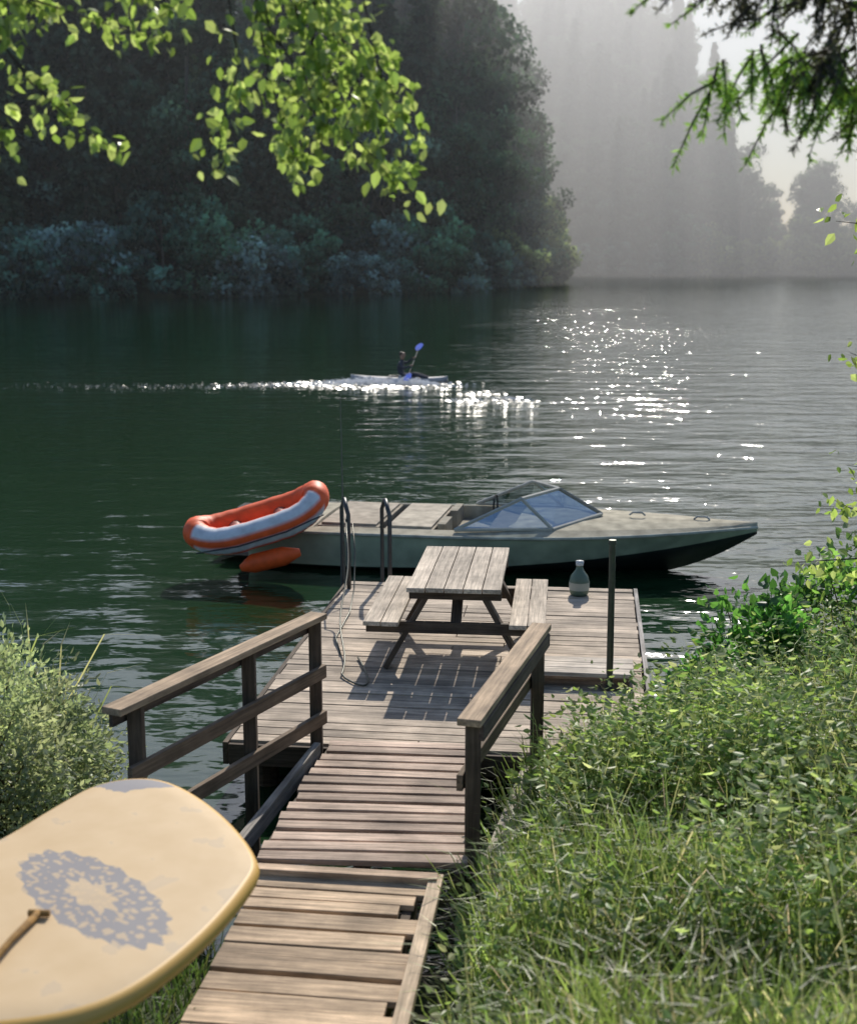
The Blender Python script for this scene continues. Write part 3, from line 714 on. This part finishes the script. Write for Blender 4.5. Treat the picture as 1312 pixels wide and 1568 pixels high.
tw=[([(-.75,5.15,5.4),(-.60,5.2,4.75),(-.42,5.2,4.5),(-.25,5.2,4.32),(-.06,5.2,4.15)],220),
    ([(-.62,5.3,5.3),(-.50,5.3,4.8),(-.35,5.3,4.55),(-.13,5.3,4.42)],170),
    ([(-.55,5.1,5.3),(-.38,5.1,4.85),(-.28,5.1,4.6),(-.22,5.1,4.40)],155),
    ([(-.70,5.2,5.2),(-.62,5.2,4.65),(-.56,5.2,4.4),(-.48,5.2,4.22)],150),
    ([(-.80,5.2,5.2),(-.72,5.2,4.62),(-.78,5.15,4.42),(-.80,5.1,4.22)],90),
    ([(-.45,5.4,5.3),(-.42,5.3,4.9),(-.46,5.25,4.6),(-.42,5.2,4.35)],140),
    ([(-.35,5.25,5.3),(-.22,5.2,4.75),(-.16,5.2,4.5)],80),
    ([(-1.0,5.3,5.2),(-.62,5.3,4.95),(-.35,5.3,4.8)],130),
    ([(-.50,5.2,4.95),(-.34,5.2,4.7),(-.15,5.2,4.55),(-.05,5.2,4.33)],110),
    ([(-1.70,5.2,5.1),(-1.5,5.2,4.86),(-1.25,5.2,4.78),(-.98,5.2,4.70)],110),
    ([(-1.75,5.3,5.1),(-1.6,5.3,4.9),(-1.45,5.3,4.82)],100),
    ([(-1.9,5.1,5.1),(-1.7,5.1,4.88),(-1.6,5.1,4.74)],100),
    ([(-1.55,5.2,5.1),(-1.2,5.2,4.92),(-.95,5.2,4.82)],100),
    ([(-1.75,5.15,4.9),(-1.5,5.15,4.55),(-1.32,5.15,4.38),(-1.13,5.15,4.27)],70),
    ([(-1.9,5.2,4.9),(-1.68,5.2,4.60),(-1.64,5.2,4.42),(-1.62,5.2,4.32)],50),
    ([(-1.62,5.2,4.7),(-1.45,5.2,4.5),(-1.36,5.2,4.43)],45)]
for pts,n in tw: twig_leaves(parts,mbs,pts,n,.058,.046,LC)
for i in range(46):
    c=np.array([-3.9+rng.normal(0,1.0),3.5+rng.normal(0,.8),6.6+rng.uniform(0,3.2)])
    twig_leaves(parts,mbs,[(T0[0],T0[1],c[2]-.4),tuple((c+np.array([T0[0],T0[1],c[2]]))/2),tuple(c)],60,.085,.2,LC,.4)
def finish_tree(name,parts,mbs,mat):
    bm_=(np.array(mbs.v),[list(f) for f in mbs.f],np.array(mbs.c)[:,:3])
    o=link(bpy.data.objects.new(name,raw_mesh(name,*merge(parts+[bm_]),mat)))
    o.data.materials.append(M_bark)
    nl=sum(len(p_[1]) for p_ in parts); mi=np.zeros(len(o.data.polygons),dtype=np.int32); mi[nl:]=1
    o.data.polygons.foreach_set('material_index',mi); return o
finish_tree('birch_tree',parts,mbs,M_leaf)

parts=[];mbs=MB()
S0=np.array([3.2,4.0])
mbs.tube([(S0[0],S0[1],1.0),(S0[0],S0[1],4),(S0[0],S0[1],8),(S0[0],S0[1],12)],[.2,.17,.12,.04],(.10,.07,.05),14)
def spruce_spray(p0,p1,n,cols,nlen=.035,sag=.06,wd=.0034):
    p0=np.array(p0,float);p1=np.array(p1,float)
    mid=(p0+p1)/2+np.array([0,0,sag])
    t=rng.uniform(0,1,(n,1)); p_=(1-t)**2*p0+2*t*(1-t)*mid+t*t*p1
    ax=nrm((p1-p0)[None]); d=nrm(ax*.7+rdir(n)*.8); s=nlen*rng.uniform(.7,1.2,(n,1))
    wv=nrm(np.cross(d,rdir(n)))*wd
    c=p_+d*s*.5
    parts.append(leaves(c,d*s,wv,cmix(n,cols,[1/len(cols)]*len(cols))))
    mbs.tube([tuple(p0),tuple(mid),tuple(p1)],[.006,.004,.002],(.06,.045,.035),5)
S_SHADE=[(.07,.07,.07),(.12,.11,.125),(.08,.09,.06)];SG=[(.18,.31,.07),(.23,.37,.10)]  # first palette: grey-purple shade painted into the needle colour, second: plain green
for main,kk in [([(3.2,4.0,5.0),(2.2,4.6,5.2),(1.20,4.9,5.03)],42),([(3.2,4.0,4.6),(2.3,4.7,4.85),(1.5,5.0,4.80)],36),([(3.2,4,5.5),(2.1,4.5,5.5),(1.05,4.8,5.15)],26)]:
    mbs.tube(main,[.04,.025,.012],(.09,.07,.06),8)
    m0=np.array(main[1]);m1=np.array(main[2])
    for k in range(kk):
        t=rng.uniform(-.15,1.05); b0=m0*(1-t)+m1*t
        ln=rng.uniform(.2,.42); e=b0+np.array([rng.normal(-.06,.10),rng.normal(0,.12),-ln])
        spruce_spray(b0,e,120,S_SHADE)
        for q in range(4):
            tt=rng.uniform(.3,1); s0=b0*(1-tt)+e*tt
            spruce_spray(s0,s0+np.array([rng.normal(-.05,.09),rng.normal(0,.07),-rng.uniform(.05,.16)]),60,SG if rng.random()<.2 else S_SHADE,.03,.01)
for k in range(60):
    bx=rng.uniform(1.05,1.74); b0=np.array([bx,5+rng.normal(0,.1),4.58+rng.normal(0,.05)])
    e=b0+np.array([rng.normal(-.05,.08),rng.normal(0,.06),-rng.uniform(.1,.30)]); spruce_spray(b0,e,90,SG,.040,.02,.0036)
for k in range(160):
    z=rng.uniform(5.6,11); az=rng.uniform(0,6.28); ln=(12-z)*.2+.3
    spruce_spray((S0[0],S0[1],z),(S0[0]+math.cos(az)*ln,S0[1]+math.sin(az)*ln,z-.3),110,S_SHADE,.09)
finish_tree('spruce_tree',parts,mbs,M_needle)
parts=[];mbs=MB()
q0=(3.75,9.2); z0=float(height(*q0))
mbs.tube([(q0[0],q0[1],z0-.1),(q0[0]-.05,q0[1],z0+1.5),(q0[0],q0[1],4.4)],[.05,.035,.01],(.15,.13,.1),8)
for pts,n in [([(3.75,9.2,1.6),(3.3,9.2,2.0),(2.9,9.2,2.2)],110),([(3.75,9.2,1.3),(3.2,9.3,1.75),(2.7,9.3,1.72)],110),([(3.75,9.2,2.6),(3.35,9.2,3.1),(2.95,9.2,3.25)],90),
              ([(3.75,9.2,3.2),(3.4,9.2,3.7),(3.0,9.2,3.95)],70),([(3.75,9.2,3.6),(3.3,9.2,4.1),(2.8,9.2,4.15)],100),([(3.75,9.2,1.9),(3.4,9.2,2.4),(2.98,9.2,2.45)],80),([(3.8,9.2,3.6),(4.2,9.1,4.3)],60),([(3.8,9.2,2.6),(4.3,9.3,3.1)],60),([(3.75,9.2,1.3),(3.5,9.0,1.9),(3.05,9.0,2.05)],100)]:
    twig_leaves(parts,mbs,pts,n,.085,.08,LC,.4,.012)
finish_tree('maple_sapling',parts,mbs,M_leaf)

# ------------------------------------------------------------ kayaker
kay=link(bpy.data.objects.new('kayak',None)); kay.location=(-.95,42,0); kay.rotation_euler=(0,0,math.radians(-12))
mb=MB();vs=[];fs=[];ks=24
for i in range(ks+1):
    t=i/ks; x=-1.6+3.2*t; w=.30*math.sin(math.pi*min(.995,max(.005,t)))**.6; zt=.13+.06*abs(2*t-1)**3
    vs+=[(x,0,-.08+.15*abs(2*t-1)**4),(x,-w*.8,.0),(x,-w,.08+.05*abs(2*t-1)**3),(x,-w*.55,zt),(x,0,zt+.03),(x,w*.55,zt),(x,w,.08+.05*abs(2*t-1)**3),(x,w*.8,.0)]
for i in range(ks):
    for j in range(8): fs.append((i*8+j,i*8+(j+1)%8,(i+1)*8+(j+1)%8,(i+1)*8+j))
fs.append(tuple(range(8))); fs.append(tuple(ks*8+j for j in range(7,-1,-1)))
mb.add(vs,fs,(.30,.30,.30)); mb.tube([(.42*math.cos(t)+.1,.21*math.sin(t),.18) for t in np.linspace(0,6.28,24)],.018,(.05,.05,.05),6)
mb.build('hull',[M_paint],smooth=True,parent=kay)
def skinned(name,verts,edges,mat,parent=None,root=0,sub=2):
    bm=bmesh.new(); lay=bm.verts.layers.skin.verify()
    bv=[]
    for i,(co,r) in enumerate(verts):
        v=bm.verts.new(co); v[lay].radius=(r,r); v[lay].use_root=(i==root); bv.append(v)
    for e in edges: bm.edges.new((bv[e[0]],bv[e[1]]))
    me=bpy.data.meshes.new(name); bm.to_mesh(me); bm.free()
    me.materials.append(mat); ob=bpy.data.objects.new(name,me); link(ob,parent)
    s=ob.modifiers.new('skin','SKIN'); s.use_smooth_shade=True
    ss=ob.modifiers.new('sub','SUBSURF'); ss.levels=sub; ss.render_levels=sub
    return ob
def plain(name,col,rough=.6):
    m,nt,out=new_mat(name); p=N(nt,'ShaderNodeBsdfPrincipled'); no=N(nt,'ShaderNodeTexNoise'); no.inputs['Scale'].default_value=9
    mr=N(nt,'ShaderNodeMapRange'); mr.inputs['To Min'].default_value=.8; mr.inputs['To Max'].default_value=1.2; nt.links.new(no.outputs['Fac'],mr.inputs['Value'])
    mu=N(nt,'ShaderNodeVectorMath',operation='SCALE'); mu.inputs[0].default_value=col; nt.links.new(mr.outputs[0],mu.inputs['Scale']); nt.links.new(mu.outputs[0],p.inputs['Base Color'])
    p.inputs['Roughness'].default_value=rough; nt.links.new(p.outputs[0],out.inputs['Surface']); return m
Msk=plain('skin',(.35,.20,.14)); Mcl=plain('dark_shirt',(.05,.05,.06),.85); Mha=plain('hair',(.05,.03,.02),.7)
per=link(bpy.data.objects.new('kayaker',None)); per.location=(-.9,42,.10); per.rotation_euler=(0,0,math.radians(-12))
bv=[((0,0,.08),.13),((-.02,0,.28),.12),((.02,0,.46),.13),((.05,0,.55),.075),((.06,0,.62),.05),
    ((.02,-.19,.50),.055),((.16,-.30,.34),.044),((.36,-.22,.44),.034),((.02,.19,.50),.055),((.18,.30,.50),.044),((.36,.22,.66),.034),
    ((.12,-.11,.08),.09),((.50,-.13,.16),.07),((.12,.11,.08),.09),((.50,.13,.16),.07),((.95,-.10,.03),.05),((.95,.10,.03),.05)]
skinned('torso_and_limbs',bv,[(0,1),(1,2),(2,3),(3,4),(2,5),(5,6),(6,7),(2,8),(8,9),(9,10),(0,11),(11,12),(0,13),(13,14),(12,15),(14,16)],Mcl,per)
skinned('head',[((.06,0,.60),.05),((.07,0,.70),.082),((.075,0,.79),.092),((.07,0,.85),.07)],[(0,1),(1,2),(2,3)],Msk,per)
skinned('nose',[((.155,0,.765),.012),((.175,0,.74),.016)],[(0,1)],Msk,per,sub=1)
skinned('hair',[((.03,0,.72),.07),((.035,0,.80),.100),((.065,0,.865),.082)],[(0,1),(1,2)],Mha,per)
for sg in (-1,1): skinned('ear',[((.07,sg*.09,.76),.012),((.065,sg*.098,.79),.014)],[(0,1)],Msk,per,sub=1)
for hy,hz in ((-.22,.44),(.22,.66)):
    skinned('palm',[((.35,hy,hz),.032),((.40,hy,hz+.005),.034)],[(0,1)],Msk,per,sub=1)
    for q in range(4):
        yy=hy+(q-1.5)*.021; skinned('finger',[((.405,yy,hz+.02),.010),((.445,yy,hz+.028),.009),((.455,yy,hz-.005),.008),((.43,yy,hz-.02),.007)],[(0,1),(1,2),(2,3)],Msk,per,sub=1)
    skinned('thumb',[((.38,hy+.03,hz),.011),((.41,hy+.045,hz-.02),.009),((.435,hy+.03,hz-.022),.008)],[(0,1),(1,2)],Msk,per,sub=1)
pd=MB()
dv=(Vector((.43,.22,.66))-Vector((.43,-.22,.44))).normalized(); cc=Vector((.43,0,.55))
pd.tube([cc-dv*.80,cc+dv*.80],.015,(.05,.05,.05),8)
for sg in (-1,1):
    e=cc+dv*sg*.70; wv=Vector((1,0,.25)).normalized(); nn=dv.cross(wv)
    oo=[(0,.02),(.08,.09),(.22,.125),(.36,.115),(.44,.06),(.46,0)]
    poly=[e+dv*sg*l+wv*w for l,w in oo]+[e+dv*sg*l-wv*w for l,w in oo[:-1]][::-1]; k=len(poly)
    pd.add([q+nn*.008 for q in poly]+[q-nn*.008 for q in poly],[tuple(range(k)),tuple(range(2*k-1,k-1,-1))]+[(i,(i+1)%k,(i+1)%k+k,i+k) for i in range(k)],(.03,.12,.70))
pd.build('paddle',[M_paint],parent=per)

# choppy sunlit wake: foam drops and steep little wavelets that catch the sun
ico=np.array([[1,0,0],[-1,0,0],[0,1,0],[0,-1,0],[0,0,1],[0,0,-1]],float); icf=[[0,2,4],[2,1,4],[1,3,4],[3,0,4],[2,0,5],[1,2,5],[3,1,5],[0,3,5]]
P=[]
def drops(n,cx,cy,sx,sy,hz,smin,smax):
    x=rng.normal(cx,sx,n);y=rng.normal(cy,sy,n);z=np.abs(rng.normal(0,hz,n))*np.exp(-((x-cx)/(sx*1.3))**2)+.004
    s=rng.uniform(smin,smax,n); P.append(np.stack([x,y,z,s],1))
drops(2600,-1.9,41.3,.95,.40,.07,.008,.036); drops(1500,-.7,41.2,.55,.35,.09,.008,.036); drops(350,-3.9,41.0,.8,.25,.02,.006,.022)
drops(80,1.15,36.4,.25,.25,.02,.01,.03); drops(80,2.3,36.6,.35,.25,.02,.01,.03); drops(60,-6.5,40.3,1.6,.25,.006,.006,.016)
P=np.concatenate(P); n=len(P)
sc=np.stack([P[:,3]*1.5,P[:,3]*1.3,P[:,3]*.8],1)
V=(ico[None]*sc[:,None]+P[:,None,:3]).reshape(-1,3); F=(np.arange(n)[:,None,None]*6+np.array(icf)[None]).reshape(-1,3).tolist()
link(bpy.data.objects.new('water_splash',raw_mesh('water_splash',V,F,np.full((len(V),3),.85),M_foam)))
m,nt,out=new_mat('wavelet_water'); p=N(nt,'ShaderNodeBsdfPrincipled'); p.inputs['Base Color'].default_value=(.02,.035,.02,1); p.inputs['Roughness'].default_value=.17; p.inputs['IOR'].default_value=1.4
nt.links.new(p.outputs[0],out.inputs['Surface'])
Q=[]
def chop(n,cx,cy,sx,sy,s0,s1):
    Q.append(np.stack([rng.normal(cx,sx,n),rng.normal(cy,sy,n),rng.uniform(s0,s1,n)],1))
chop(1600,-1.9,41.0,1.0,.6,.03,.08); chop(450,-4.2,40.8,1.2,.40,.02,.05); chop(320,-8.3,40.3,2.8,.6,.015,.035)
chop(120,1.15,36.0,.20,.35,.03,.08); chop(120,2.3,36.3,.28,.35,.03,.07); chop(60,1.6,38.2,.25,.3,.03,.06)
Q=np.concatenate(Q); n=len(Q)
gxs=rng.normal(.18,.13,n); gys=rng.normal(-.28,.13,n)
off=np.array([[-1.4,0],[0,-.7],[1.4,0],[0,.7]])
V=np.zeros((n,4,3))
for j in range(4):
    V[:,j,0]=Q[:,0]+off[j,0]*Q[:,2]; V[:,j,1]=Q[:,1]+off[j,1]*Q[:,2]
    V[:,j,2]=.016-(gxs*off[j,0]+gys*off[j,1])*Q[:,2]
link(bpy.data.objects.new('wake_wavelets',raw_mesh('wake_wavelets',V.reshape(-1,3),(np.arange(n)[:,None]*4+np.array([[0,1,2,3]])).tolist(),np.full((n*4,3),.1),m)))

# ------------------------------------------------------------ light
w=bpy.data.worlds.new('World'); scene.world=w; w.use_nodes=True; nt=w.node_tree
bg=nt.nodes['Background']; sky=nt.nodes.new('ShaderNodeTexSky'); sky.sky_type='NISHITA'; sky.sun_disc=False
sky.sun_elevation=SUN_EL; sky.sun_rotation=SUN_AZ; sky.air_density=1.0; sky.dust_density=1.0; sky.ozone_density=3.0
nt.links.new(sky.outputs[0],bg.inputs['Color']); bg.inputs['Strength'].default_value=.15
sd=bpy.data.lights.new('sun','SUN'); sd.energy=5.0; sd.angle=math.radians(.53); sd.color=(1,.94,.84)
so=bpy.data.objects.new('sun',sd); link(so)
dirv=Vector((math.sin(SUN_AZ)*math.cos(SUN_EL),math.cos(SUN_AZ)*math.cos(SUN_EL),math.sin(SUN_EL)))
so.rotation_euler=dirv.to_track_quat('Z','Y').to_euler(); so.location=(10,60,60)

# ------------------------------------------------------------ camera
cam=bpy.data.cameras.new('camera'); co=bpy.data.objects.new('camera',cam); link(co)
co.location=(0,0,3.9); co.rotation_euler=(math.radians(90-11),0,0)
cam.sensor_fit='VERTICAL'; cam.sensor_height=24; cam.lens=30.6; cam.clip_end=5000; cam.clip_start=.05
cam.dof.use_dof=True; cam.dof.focus_distance=10.5; cam.dof.aperture_fstop=1.4
scene.camera=co
